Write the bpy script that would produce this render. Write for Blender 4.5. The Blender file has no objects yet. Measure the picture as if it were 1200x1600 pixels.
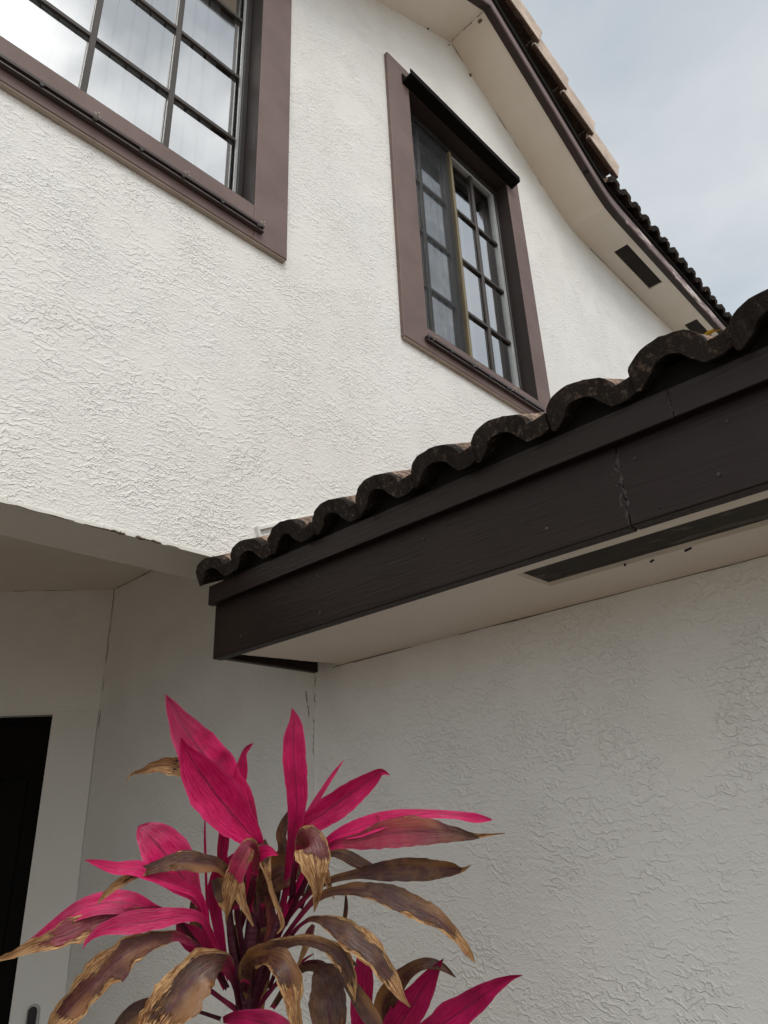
import bpy, bmesh, math, random
from mathutils import Vector, Matrix, noise
random.seed(11)
scene = bpy.context.scene
C = scene.collection

# ------------------------------------------------------------------ camera
H = 1.62                                              # eye height
CAMX = Vector((0.69876485, -0.71425974, -0.03950573))  # camera right, in the world
CAMD = Vector((0.26297858, 0.30784744, -0.91436985))   # camera down
CAMF = Vector((0.66525931, 0.62854035, 0.40294798))    # camera forward
F_PX = 1122.0
cam_d = bpy.data.cameras.new('camera')
cam = bpy.data.objects.new('camera', cam_d); C.objects.link(cam)
cam.matrix_world = Matrix(((CAMX.x, -CAMD.x, -CAMF.x, 0), (CAMX.y, -CAMD.y, -CAMF.y, 0),
                           (CAMX.z, -CAMD.z, -CAMF.z, H), (0, 0, 0, 1)))
cam_d.sensor_fit = 'VERTICAL'; cam_d.sensor_height = 36.0; cam_d.lens = F_PX / 1600 * 36
cam_d.clip_start = 0.02; cam_d.clip_end = 2000
scene.camera = cam

# ------------------------------------------------------------------ light
SUN_DIR = Vector((-0.27, -0.55, 0.79)).normalized()   # towards the veiled sun
sun_el = math.asin(SUN_DIR.z); sun_az = math.atan2(SUN_DIR.x, SUN_DIR.y)
EXPOSURE = -0.04
SUN_STRENGTH = 1.35
CLOUD = 9.4
world = bpy.data.worlds.new('World'); scene.world = world; world.use_nodes = True
nt = world.node_tree; nt.nodes.clear()
def nn(t, **kw):
    n = nt.nodes.new(t)
    for k, v in kw.items(): setattr(n, k, v)
    return n
L = nt.links.new
out = nn('ShaderNodeOutputWorld'); bg = nn('ShaderNodeBackground'); bg.inputs['Strength'].default_value = 0.1
sky = nn('ShaderNodeTexSky', sky_type='NISHITA'); sky.sun_disc = False
sky.sun_elevation = sun_el; sky.sun_rotation = sun_az; sky.air_density = 1.0; sky.dust_density = 1.5
tc = nn('ShaderNodeTexCoord')
sep = nn('ShaderNodeSeparateXYZ'); L(tc.outputs['Generated'], sep.inputs[0])
def mth(op, a, b=None, clamp=False):
    n = nn('ShaderNodeMath', operation=op); n.use_clamp = clamp
    for i, v in ((0, a), (1, b)):
        if v is None: continue
        if isinstance(v, (int, float)): n.inputs[i].default_value = v
        else: L(v, n.inputs[i])
    return n.outputs[0]
zz = mth('ADD', mth('MAXIMUM', sep.outputs[2], 0.0), 0.35)
cmb = nn('ShaderNodeCombineXYZ'); L(mth('DIVIDE', sep.outputs[0], zz), cmb.inputs[0]); L(mth('DIVIDE', sep.outputs[1], zz), cmb.inputs[1])
nz = nn('ShaderNodeTexNoise'); nz.inputs['Scale'].default_value = 2.3; nz.inputs['Detail'].default_value = 7; nz.inputs['Roughness'].default_value = .55
nz.inputs['Distortion'].default_value = .4
L(cmb.outputs[0], nz.inputs['Vector'])
cr = nn('ShaderNodeValToRGB'); e = cr.color_ramp.elements
e[0].position = .34; e[0].color = (.575, .65, .705, 1); e[1].position = .66; e[1].color = (.87, .90, .915, 1)
L(nz.outputs['Fac'], cr.inputs[0])
dot = nn('ShaderNodeVectorMath', operation='DOT_PRODUCT'); L(tc.outputs['Generated'], dot.inputs[0]); dot.inputs[1].default_value = SUN_DIR
haze = mth('MULTIPLY', mth('POWER', mth('SUBTRACT', 1.0, mth('MAXIMUM', sep.outputs[2], 0.0)), 2.0), .55)
sc = nn('ShaderNodeVectorMath', operation='SCALE'); L(cr.outputs[0], sc.inputs[0]); L(mth('MULTIPLY', mth('ADD', 1.0, haze), CLOUD), sc.inputs['Scale'])
nz2 = nn('ShaderNodeTexNoise'); nz2.inputs['Scale'].default_value = 4.2; nz2.inputs['Detail'].default_value = 6; nz2.inputs['Roughness'].default_value = .55
L(cmb.outputs[0], nz2.inputs['Vector'])
thin = nn('ShaderNodeMapRange'); thin.inputs[1].default_value = .40; thin.inputs[2].default_value = .60; thin.inputs[3].default_value = .15; thin.inputs[4].default_value = 2.1
L(nz2.outputs['Fac'], thin.inputs[0])
glow = mth('MULTIPLY', mth('MULTIPLY', mth('POWER', mth('MAXIMUM', dot.outputs['Value'], 0.0), 6.0), 2.0 * CLOUD), thin.outputs[0])   # brighter veil round the sun
sg = nn('ShaderNodeVectorMath', operation='SCALE'); sg.inputs[0].default_value = (.86, .82, .765); L(glow, sg.inputs['Scale'])
sa = nn('ShaderNodeVectorMath', operation='ADD'); L(sc.outputs[0], sa.inputs[0]); L(sg.outputs[0], sa.inputs[1]); sc = sa
mx = nn('ShaderNodeMixRGB'); mx.inputs[0].default_value = .82; L(sky.outputs[0], mx.inputs[1]); L(sc.outputs[0], mx.inputs[2])
L(mx.outputs[0], bg.inputs[0]); L(bg.outputs[0], out.inputs[0])

sun_d = bpy.data.lights.new('sun', 'SUN'); sun_d.energy = SUN_STRENGTH; sun_d.angle = math.radians(28); sun_d.color = (1, .965, .91)
sun = bpy.data.objects.new('sun', sun_d); C.objects.link(sun); sun.location = (0, -6, 12)
sun.rotation_euler = (-SUN_DIR).to_track_quat('-Z', 'Y').to_euler()
vs = scene.view_settings; vs.view_transform = 'Standard'; vs.look = 'None'; vs.exposure = EXPOSURE; vs.gamma = 1; vs.use_curve_mapping = False
scene.render.engine = 'CYCLES'
scene.cycles.max_bounces = 8; scene.cycles.transparent_max_bounces = 12

# ------------------------------------------------------------------ materials
class NT:
    def __init__(s, name):
        s.m = bpy.data.materials.new(name); s.m.use_nodes = True; s.t = s.m.node_tree
        s.b = s.t.nodes['Principled BSDF']; s.o = s.t.nodes['Material Output']
    def n(s, t, **kw):
        n = s.t.nodes.new(t)
        for k, v in kw.items(): setattr(n, k, v)
        return n
    def put(s, sock, v):
        if v is None: return
        if hasattr(v, 'is_output') or isinstance(v, bpy.types.NodeSocket): s.t.links.new(v, sock)
        else: sock.default_value = v
    def pos(s, sc=(1, 1, 1), obj=True):
        if obj == 'world': v = s.n('ShaderNodeNewGeometry').outputs['Position']
        else: v = s.n('ShaderNodeTexCoord').outputs['Object']
        mp = s.n('ShaderNodeVectorMath', operation='MULTIPLY'); s.put(mp.inputs[0], v); mp.inputs[1].default_value = sc
        return mp.outputs[0]
    def noise(s, vec, scale, detail=3, rough=.5, dist=0, out='Fac'):
        n = s.n('ShaderNodeTexNoise'); s.put(n.inputs['Vector'], vec); n.inputs['Scale'].default_value = scale
        n.inputs['Detail'].default_value = detail; n.inputs['Roughness'].default_value = rough; n.inputs['Distortion'].default_value = dist
        return n.outputs[out]
    def math(s, op, a, b=0.0, c=None, clamp=False):
        n = s.n('ShaderNodeMath', operation=op); n.use_clamp = clamp
        s.put(n.inputs[0], a); s.put(n.inputs[1], b)
        if c is not None: s.put(n.inputs[2], c)
        return n.outputs[0]
    def step(s, v, a, b, lo=0.0, hi=1.0):
        n = s.n('ShaderNodeMapRange', interpolation_type='SMOOTHSTEP'); s.put(n.inputs[0], v)
        n.inputs[1].default_value = a; n.inputs[2].default_value = b; n.inputs[3].default_value = lo; n.inputs[4].default_value = hi
        return n.outputs[0]
    def mix(s, f, a, b, mode='MIX'):
        n = s.n('ShaderNodeMixRGB', blend_type=mode); s.put(n.inputs[0], f)
        for i, v in ((1, a), (2, b)):
            s.put(n.inputs[i], (*v, 1) if isinstance(v, tuple) and len(v) == 3 else v)
        return n.outputs[0]
    def bump(s, h, dist, strength=1.0, normal=None):
        n = s.n('ShaderNodeBump'); s.put(n.inputs['Height'], h); n.inputs['Distance'].default_value = dist; n.inputs['Strength'].default_value = strength
        if normal is not None: s.put(n.inputs['Normal'], normal)
        return n.outputs[0]
    def base(s, col=None, rough=None, normal=None, spec=None):
        if col is not None: s.put(s.b.inputs['Base Color'], (*col, 1) if isinstance(col, tuple) and len(col) == 3 else col)
        if rough is not None: s.put(s.b.inputs['Roughness'], rough)
        if normal is not None: s.put(s.b.inputs['Normal'], normal)
        if spec is not None: s.b.inputs['Specular IOR Level'].default_value = spec
        return s.m

def stucco(name, col, relief=1.0, dirt=.10, fine=1.0, size=1.0, crack=0, streaks=0):
    k = NT(name); p = k.pos((1, 1, 1), 'world')
    w = k.noise(p, 4.0, 2, .5, 0, 'Color')
    wv = k.n('ShaderNodeVectorMath', operation='MULTIPLY_ADD'); k.put(wv.inputs[0], w); wv.inputs[1].default_value = (.07, .07, .07); k.put(wv.inputs[2], p)
    st = k.n('ShaderNodeVectorMath', operation='MULTIPLY'); k.put(st.inputs[0], wv.outputs[0]); st.inputs[1].default_value = (1.0 / size, 1.0 / size, 1.15 / size)
    v = st.outputs[0]
    patch = k.step(k.noise(p, 2.4, 4, .65, .4), .36, .62)
    patch2 = k.step(k.noise(p, 5.5, 3, .6, .6), .36, .62)
    sx = k.n('ShaderNodeSeparateXYZ'); k.put(sx.inputs[0], p)
    tilt = k.math('MULTIPLY', k.noise(p, 1.3, 2, .5), 7.0)
    def ledges(freq, nscale, namp, det, drop):                 # trowelled ledges: a slow swell that breaks off at its lower edge
        ph = k.math('ADD', k.math('MULTIPLY', sx.outputs[2], -freq / size), k.math('MULTIPLY_ADD', k.noise(v, nscale, det, .52), namp, tilt))
        saw = k.math('FRACT', ph)
        return k.math('MULTIPLY', k.step(saw, .38, .90), k.step(saw, 1.0 - drop, 1.0, 1.0, 0.0))
    l1 = ledges(23, 24, 3.2, 3, .21)
    l2 = ledges(50, 57, 3.0, 2, .30)
    n2 = k.step(k.noise(v, 60, 2, .5), .40, .62)
    n3 = k.noise(p, 190, 3, .6)
    h = k.math('MULTIPLY', l1, k.math('MULTIPLY_ADD', patch2, .84, .16))
    h = k.math('MULTIPLY_ADD', k.math('MULTIPLY', l2, k.math('MULTIPLY_ADD', patch, .80, .25)), .62, h)
    h = k.math('MULTIPLY_ADD', k.math('MULTIPLY', n2, k.math('MULTIPLY_ADD', patch, .5, .1)), .30, h)
    h = k.math('MULTIPLY_ADD', n3, .10 * fine, h)
    h = k.math('MULTIPLY_ADD', k.noise(p, 7, 2, .5), 1.5, h)
    nr = k.bump(h, .0018 * relief * size, 1.0)
    big = k.step(k.noise(p, 1.1, 5, .6), .35, .75)
    sp = k.step(k.noise(p, 30, 4, .7), .66, .80)
    c = k.mix(k.math('MULTIPLY', big, dirt), col, tuple(x * y for x, y in zip(col, (.86, .80, .70))))
    c = k.mix(k.math('MULTIPLY', sp, dirt * .9), c, (.34, .29, .22))
    if streaks:                                                               # faint run-off marks
        sv = k.n('ShaderNodeVectorMath', operation='MULTIPLY'); k.put(sv.inputs[0], wv.outputs[0]); sv.inputs[1].default_value = (7, 7, .8)
        c = k.mix(k.math('MULTIPLY', k.math('MULTIPLY', k.step(k.noise(sv.outputs[0], 1.3, 4, .6), .54, .74), k.step(k.noise(p, .9, 2, .5), .42, .62)), streaks), c, (.50, .43, .31))
    if crack:                                                                 # hairline cracks, here and there
        vo = k.n('ShaderNodeTexVoronoi', feature='DISTANCE_TO_EDGE'); k.put(vo.inputs['Vector'], wv.outputs[0]); vo.inputs['Scale'].default_value = 1.7
        ck = k.math('MULTIPLY', k.step(vo.outputs['Distance'], .001, .0042, 1, 0), k.step(k.noise(p, 1.9, 2, .5), .53, .62))
        c = k.mix(k.math('MULTIPLY', ck, crack), c, (.16, .13, .10))
    return k.base(c, .82, nr, .25)

M = {}
M['stucco'] = stucco('white_stucco', (.755, .745, .715), 1.95, .16, 1.0, .88, streaks=.09)
M['stucco_low'] = stucco('white_stucco_sheltered', (.76, .75, .715), 1.65, .12, 1.0, .68, streaks=.05)
M['stucco_soffit'] = stucco('soffit_stucco', (.79, .73, .655), .75, .60, 1.0, .7)
M['stucco_smooth'] = stucco('smooth_stucco', (.70, .69, .65), .40, .25, 1.0, .6)

def paint(name, col, rough=.5, grain=0.0, axis=(1, 1, 1), wear=0.0, wearcol=(.5, .42, .42), bump=.0012, spec=.35):
    k = NT(name); p = k.pos(axis, 'world'); q = k.pos((1, 1, 1), 'world')
    g = k.noise(p, 60, 4, .6, .6); f = k.noise(q, 90, 3, .6)
    var = k.noise(q, 4, 4, .6)
    c = k.mix(k.step(var, .3, .7), tuple(x * .86 for x in col), tuple(x * 1.12 for x in col))
    if wear:
        wn = k.step(k.noise(p, 14, 4, .65), .66 - wear * .2, .69 - wear * .2)
        c = k.mix(wn, c, wearcol)
    h = k.math('MULTIPLY_ADD', g, grain, k.math('MULTIPLY', f, .35))
    return k.base(c, k.step(f, .2, .8, rough - .06, rough + .1), k.bump(h, bump), spec)
M['trim'] = paint('mauve_brown_trim_paint', (.153, .104, .093), .6, .5, (1, 1, 1))
M['reveal'] = paint('dark_brown_reveal_paint', (.026, .018, .016), .6)
M['header'] = paint('black_brown_metal', (.005, .004, .0035), .7, spec=.06)
M['fascia'] = paint('dark_brown_fascia_paint', (.0160, .0092, .0078), .44, 2.4, (5, .08, 1.6), .0, bump=.0009, spec=.26)
M['fascia_upper'] = paint('peeling_brown_fascia_paint', (.16, .115, .112), .6, .6, (.5, 4, 6))
M['fascia_peel'] = paint('badly_peeling_fascia_paint', (.19, .135, .13), .6, .6, (.22, 2, 1.1), .62, (.56, .47, .45))
M['fascia_under'] = paint('dark_underside_board', (.04, .028, .026), .65)  # darker than the front boards, shows along their underside
M['dark_metal'] = paint('bronze_window_metal', (.022, .019, .017), .42)
M['muntin'] = paint('bronze_muntin', (.045, .036, .031), .4)
M['track'] = paint('brown_shutter_track', (.055, .04, .038), .38)
M['grey_metal'] = paint('grey_aluminium', (.30, .31, .31), .4)
M['gold_metal'] = paint('faded_gold_aluminium', (.17, .135, .075), .45)
M['steel'] = paint('dull_steel', (.35, .32, .28), .35)
M['sill'] = paint('beige_sealant', (.36, .30, .25), .7)
M['black'] = paint('attic_dark', (.012, .011, .010), .8)
M['vent'] = paint('vent_mesh_paint', (.05, .042, .037), .8, 1.0, (3, 3, 3))
M['vent_grey'] = paint('dusty_vent_mesh', (.045, .042, .036), .85, 2.5, (1.5, .3, 1.5), .45, (.10, .092, .078), bump=.004)
M['white_metal'] = paint('white_flashing', (.66, .65, .62), .5)
M['door'] = paint('near_black_door_paint', (.006, .005, .0045), .6, spec=.06)
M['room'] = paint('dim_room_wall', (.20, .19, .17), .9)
M['blind'] = paint('white_blind_vinyl', (.72, .71, .69), .55)
M['concrete'] = paint('tan_walkway_concrete', (.43, .37, .30), .85, .6)
M['lawn'] = paint('brown_mulch', (.06, .043, .03), .95, 1.0)
M['porch_floor'] = paint('brown_porch_tile', (.10, .065, .04), .7)
M['bell_dark'] = paint('gloss_black_glass', (.008, .009, .014), .12)
M['bell_rim'] = paint('pale_grey_plastic', (.42, .41, .39), .45)
M["dirt"] = paint("dark_seam_dirt", (.11, .085, .065), .95)
M['mud'] = paint('dried_mud', (.16, .11, .07), .95, 1.0, bump=.004)
M['caulk'] = paint('grey_caulk', (.055, .044, .042), .6, 2.5, bump=.006)

def tile_mat(name, top, mould, amount):
    k = NT(name); p = k.pos((1, 1, 1), 'world')
    a = k.noise(p, 7, 4, .6); b = k.noise(p, 55, 4, .7); c_ = k.noise(p, 230, 3, .7); d = k.noise(p, 420, 2, .6)
    c = k.mix(k.step(a, .3, .7), tuple(x * .8 for x in top), tuple(min(1, x * 1.15) for x in top))
    c = k.mix(k.math('MULTIPLY', k.step(b, .62 - amount * .5, .80 - amount * .5), .95), c, mould)
    c = k.mix(k.math('MULTIPLY', k.step(c_, .60, .72), .5), c, tuple(min(1, x * .9 + .03) for x in top))
    c = k.mix(k.math('MULTIPLY', k.step(d, .58, .70), .45), c, (.012, .010, .008))
    oi = k.n('ShaderNodeObjectInfo')
    c = k.mix(k.math('MULTIPLY', k.step(oi.outputs['Random'], .35, 1.0), amount * 1.1, clamp=True), c, tuple(x * .8 for x in mould))
    lich = k.math('MULTIPLY', k.step(k.noise(p, 75, 3, .7), .63, .70), k.step(k.noise(p, 6, 2, .5), .45, .62))
    c = k.mix(k.math('MULTIPLY', lich, .6), c, (.20, .185, .14))
    h = k.math('MULTIPLY_ADD', c_, .8, k.math('MULTIPLY_ADD', d, .5, k.math('MULTIPLY', b, 1.0)))
    return k.base(c, .93, k.bump(h, .005, 1.0), .2)
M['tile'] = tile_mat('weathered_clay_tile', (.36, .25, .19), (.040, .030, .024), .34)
M['tile_end'] = tile_mat('mouldy_shaded_tile_end', (.115, .082, .064), (.020, .015, .012), .62)  # mould, and the shade of unlit ends and arches, both in the colour
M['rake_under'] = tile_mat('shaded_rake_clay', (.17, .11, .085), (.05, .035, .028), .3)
M['tile_rake'] = tile_mat('pale_rake_tile', (.60, .49, .41), (.36, .28, .22), .10)

# glass: reflective solar-film pane
k = NT('reflective_window_glass')
gl = k.n('ShaderNodeBsdfGlossy'); gl.inputs['Roughness'].default_value = .05; gl.inputs['Color'].default_value = (.93, .95, .97, 1)
p = k.pos((1, 1, 1), 'world'); k.put(gl.inputs['Normal'], k.bump(k.noise(p, 2.2, 2, .4), .004, .5))
tr = k.n('ShaderNodeBsdfTransparent'); tr.inputs[0].default_value = (.72, .74, .74, 1)
fr = k.n('ShaderNodeFresnel'); fr.inputs[0].default_value = 1.5
mxs = k.n('ShaderNodeMixShader'); k.put(mxs.inputs[0], k.math('MULTIPLY_ADD', fr.outputs[0],   .55, .49, clamp=True))
k.put(mxs.inputs[1], tr.outputs[0]); k.put(mxs.inputs[2], gl.outputs[0]); k.put(k.o.inputs[0], mxs.outputs[0]); M['glass'] = k.m
k = NT('dark_insect_screen')
k.base((.05, .054, .06), .7); tr = k.n('ShaderNodeBsdfTransparent'); mxs = k.n('ShaderNodeMixShader')
p = k.pos((1, 1, 1), 'world'); k.put(mxs.inputs[0], k.step(k.noise(p, 9, 2, .5), .3, .7, .15, .24))
k.put(mxs.inputs[1], tr.outputs[0]); k.put(mxs.inputs[2], k.b.outputs[0]); k.put(k.o.inputs[0], mxs.outputs[0]); M['screen'] = k.m

# leaf: vertex attribute 'tone' = (dried, aged, variation); uv = (along, across)
k = NT('cordyline_leaf')
at_ = k.n('ShaderNodeAttribute', attribute_name='tone'); sp = k.n('ShaderNodeSeparateColor'); k.put(sp.inputs[0], at_.outputs['Color'])
uv = k.n('ShaderNodeUVMap'); su = k.n('ShaderNodeSeparateXYZ'); k.put(su.inputs[0], uv.outputs[0])
cv = k.n('ShaderNodeCombineXYZ'); k.put(cv.inputs[0], k.math('MULTIPLY', su.outputs[0], 1.6)); k.put(cv.inputs[1], k.math('MULTIPLY', su.outputs[1], 9.0))
oi = k.n('ShaderNodeObjectInfo'); k.put(cv.inputs[2], k.math('MULTIPLY', oi.outputs['Random'], 40))
streak = k.noise(cv.outputs[0], 1.7, 4, .6, .3)
cv2 = k.n('ShaderNodeCombineXYZ'); k.put(cv2.inputs[0], su.outputs[0]); k.put(cv2.inputs[1], k.math('MULTIPLY', su.outputs[1], 26.0)); k.put(cv2.inputs[2], k.math('MULTIPLY', oi.outputs['Random'], 17))
vein = k.noise(cv2.outputs[0], 1.2, 2, .5)
blot = k.noise(k.pos((1, 1, 1), 'world'), 38, 4, .65)
live = k.mix(k.step(streak, .35, .68), (.54, .003, .085), (.76, .018, .170))
live = k.mix(k.math('MULTIPLY', k.step(oi.outputs['Random'], .2, 1.0), k.math('MULTIPLY', k.step(k.noise(k.pos((1, 1, 1), 'world'), 11, 3, .55), .38, .62), .75)), live, (.20, .003, .038))
live = k.mix(k.math('MULTIPLY', k.step(k.math('ABSOLUTE', su.outputs[1]), .80, 1.0), .45), live, (.75, .05, .22))
live = k.mix(k.math('MULTIPLY', k.step(vein, .42, .65), .16), live, (.25, .006, .055))
aged = k.mix(k.step(streak, .3, .7), (.034, .012, .012), (.120, .047, .031))
aged = k.mix(k.math('MULTIPLY', k.step(blot, .42, .7), .38), aged, (.24, .125, .045))
dry = k.mix(k.step(streak, .38, .64), (.19, .070, .020), (.66, .41, .19))
dry = k.mix(k.step(blot, .50, .66), dry, (.26, .11, .035))
gold = k.math('MULTIPLY', k.step(su.outputs[1], -.1, .6), k.step(k.noise(k.pos((1, 1, 1), 'world'), 9, 2, .5), .42, .60))
aged = k.mix(k.math('MULTIPLY', gold, .62), aged, (.32, .145, .042))
agef = k.math('ADD', sp.outputs[1], k.math('MULTIPLY_ADD', streak, .30, -.15), clamp=True)
c = k.mix(k.step(agef, .22, .72), live, aged)
c = k.mix(k.step(sp.outputs[2], .55, 1.0, 0, .72), c, (.125, .004, .036))
blot2 = k.noise(k.pos((1, 1, 1), 'world'), 15, 3, .6)
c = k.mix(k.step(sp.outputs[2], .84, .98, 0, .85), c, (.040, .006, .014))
df = k.math('ADD', sp.outputs[0], k.math('ADD', k.math('ADD', k.math('MULTIPLY_ADD', streak, .7, -.35), k.math('MULTIPLY_ADD', blot2, 1.7, -.85)), k.math('MULTIPLY_ADD', blot, .8, -.4)))
df = k.step(df, .38, .56)
c = k.mix(df, c, dry)
mid = k.step(k.math('ABSOLUTE', su.outputs[1]), .0, .075, .80, 0)
c = k.mix(mid, c, (.10, .010, .03))
h = k.math('MULTIPLY_ADD', vein, .6, k.math('MULTIPLY', k.math('MULTIPLY', df, blot), 2.5))
k.base(c, k.step(df, 0, 1, .27, .75), k.bump(h, .0022), .55)
tl = k.n('ShaderNodeBsdfTranslucent'); k.put(tl.inputs[0], c)
mxs = k.n('ShaderNodeMixShader'); mxs.inputs[0].default_value = .18
k.put(mxs.inputs[1], k.b.outputs[0]); k.put(mxs.inputs[2], tl.outputs[0]); k.put(k.o.inputs[0], mxs.outputs[0]); M['leaf'] = k.m
k = NT('cordyline_stem'); p = k.pos((1, 1, 1)); ring = k.noise(k.pos((6, 6, 40)), 3, 2, .5)
M['stem'] = k.base(k.mix(k.step(ring, .4, .6), (.060, .010, .024), (.085, .022, .034)), .5, k.bump(ring, .0015), .35)
k = NT('fallen_leaf_skin'); p = k.pos((1, 1, 1), 'world')
M['fallen'] = k.base(k.mix(k.step(k.noise(p, 30, 3, .6), .45, .58), (.62, .42, .02), (.22, .05, .01)), .5)

# ------------------------------------------------------------------ helpers
def link(name, bm_or_me, mats, parent=None, loc=None):
    if isinstance(bm_or_me, bmesh.types.BMesh):
        me = bpy.data.meshes.new(name); bm_or_me.normal_update(); bm_or_me.to_mesh(me); bm_or_me.free()
    else: me = bm_or_me
    if not isinstance(mats, (list, tuple)): mats = [mats]
    if len(me.materials) == 0:
        for m in mats: me.materials.append(m)
    o = bpy.data.objects.new(name, me); C.objects.link(o)
    if parent: o.parent = parent
    if loc is not None: o.location = loc
    return o
def tag(o, label=None, cat=None, group=None, kind=None):
    for a, b in (('label', label), ('category', cat), ('group', group), ('kind', kind)):
        if b: o[a] = b
    return o
def empty(name, loc=(0, 0, 0), rz=0):
    o = bpy.data.objects.new(name, None); C.objects.link(o); o.location = loc; o.rotation_euler.z = rz; o.empty_display_size = .2
    return o
def bx(bm, lo, hi, mat=0, bev=0.0):
    lo = Vector(lo); hi = Vector(hi)
    vs_ = [bm.verts.new((x, y, z)) for x in (lo.x, hi.x) for y in (lo.y, hi.y) for z in (lo.z, hi.z)]
    fs = [(0, 1, 3, 2), (4, 6, 7, 5), (0, 4, 5, 1), (2, 3, 7, 6), (0, 2, 6, 4), (1, 5, 7, 3)]
    faces = []
    for f in fs:
        fc = bm.faces.new([vs_[i] for i in f]); fc.material_index = mat; faces.append(fc)
    if bev:
        es = {e for f in faces for e in f.edges}
        bmesh.ops.bevel(bm, geom=list(es), offset=bev, segments=1, affect='EDGES')
def box(name, lo, hi, mat, parent=None, bev=0.0, loc=None):
    bm = bmesh.new(); bx(bm, lo, hi, 0, bev); return link(name, bm, mat, parent, loc)
def boxes(name, lst, mat, parent=None, bev=0.0):
    bm = bmesh.new()
    for lo, hi in lst: bx(bm, lo, hi, 0, bev)
    return link(name, bm, mat, parent)
def prism(bm, poly, axis, a, b, mat=0):
    """poly of 2-D points extruded along axis from a to b"""
    def P(u, v, w): return {'x': (w, u, v), 'y': (u, w, v), 'z': (u, v, w)}[axis]
    A = [bm.verts.new(P(u, v, a)) for u, v in poly]; B = [bm.verts.new(P(u, v, b)) for u, v in poly]
    n = len(poly)
    fs = [bm.faces.new(A[::-1]), bm.faces.new(B)] + [bm.faces.new((A[i], A[(i + 1) % n], B[(i + 1) % n], B[i])) for i in range(n)]
    for f in fs: f.material_index = mat
    bmesh.ops.recalc_face_normals(bm, faces=fs)
def cyl(bm, p0, p1, r, seg=8, mat=0):
    p0 = Vector(p0); p1 = Vector(p1); d = (p1 - p0).normalized(); a = d.orthogonal().normalized(); b = d.cross(a)
    R0 = [bm.verts.new(p0 + (a * math.cos(t) + b * math.sin(t)) * r) for t in [2 * math.pi * i / seg for i in range(seg)]]
    R1 = [bm.verts.new(p1 + (a * math.cos(t) + b * math.sin(t)) * r) for t in [2 * math.pi * i / seg for i in range(seg)]]
    bm.faces.new(R0[::-1]); bm.faces.new(R1)
    for i in range(seg): bm.faces.new((R0[i], R0[(i + 1) % seg], R1[(i + 1) % seg], R1[i]))
def tube(bm, pts, rads, seg=8):
    rings = []
    for i, p in enumerate(pts):
        d = (pts[min(i + 1, len(pts) - 1)] - pts[max(i - 1, 0)]).normalized()
        a = d.cross(Vector((.3, .2, .9))).normalized(); a = a if a.length > .1 else d.orthogonal(); b = d.cross(a)
        rings.append([bm.verts.new(p + (a * math.cos(t) + b * math.sin(t)) * rads[i]) for t in [2 * math.pi * j / seg for j in range(seg)]])
    for r0, r1 in zip(rings, rings[1:]):
        for j in range(seg): bm.faces.new((r0[j], r0[(j + 1) % seg], r1[(j + 1) % seg], r1[j])).smooth = True
    bm.faces.new(rings[0][::-1]); bm.faces.new(rings[-1])
def ray(px, py): return CAMX * ((px - 600) / F_PX) + CAMD * ((py - 800) / F_PX) + CAMF
def at(px, py, depth): return Vector((0, 0, H)) + ray(px, py) * depth
def on(px, py, axis, val):
    d = ray(px, py); o = (0, 0, H); t = (val - o[axis]) / d[axis]; return Vector(o) + d * t

# ------------------------------------------------------------------ setting
g = box('ground', (-150, -150, -.30), (150, 150, 0), M['concrete']); tag(g, kind='structure')
g = box('unseen_mulch_bed', (-1.2, -2.5, -.05), (1.865, 2.0, .03), M['lawn'], bev=.008); tag(g, kind='structure')  # unseen; dark bed on pale ground, added to shape the bounced light
g = box('porch_floor', (-2.0, 2.004, -.05), (1.865, 5.0, .06), M['porch_floor'], bev=.008); tag(g, kind='structure')

# ------------------------------------------------------------------ house
YA = 2.184       # face of the upper wall
XB = 1.87        # face of the low side wall
XF = 1.401       # face of the low fascia board
ZS = 2.19        # underside of the low eave
ZH = 2.574       # underside of the header over the porch
ZU = 6.727       # upper soffit
YF = 1.765       # upper fascia face
house = empty('house')
tag(house, 'white stucco house with brown window trim and clay tiled roofs', 'house')

# windows: opening x0,x1,z0,z1
W1 = (-.16, 1.472, 4.379, 6.41); W2 = (2.725, 3.915, 4.325, 6.41)
def wall_with_holes(bm, x0, x1, z0, z1, y0, y1, holes):
    xs = sorted({x0, x1, *[h[0] for h in holes], *[h[1] for h in holes]})
    for a, b in zip(xs, xs[1:]):
        spans = sorted([(h[2], h[3]) for h in holes if h[0] <= a and h[1] >= b]); z = z0
        for s0, s1 in spans + [(z1, z1)]:
            if s0 > z: bx(bm, (a, y0, z), (b, y1, s0))
            z = s1
bm = bmesh.new()
wall_with_holes(bm, -6, 9.5, ZH, 6.745, YA, YA + .27, [W1, W2])
prism(bm, [(1.73, 6.7455), (5.30, 6.7455), (5.06, 6.756), (4.90, 6.83), (4.74, 6.915), (3.37, 7.668)], 'y', YA, YA + .27)
link('upper_wall', bm, M['stucco'], house)
boxes('end_wall', [((-6, YA, 0), (-2, YA + .27, ZH)), ((-6, YA + .27, 0), (-5.8, 9, 6.74)), ((9.3, YA + .27, 0), (9.5, 9, 6.74)), ((-6, 9, 0), (9.5, 9.2, 6.74))], M['stucco'], house)
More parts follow.
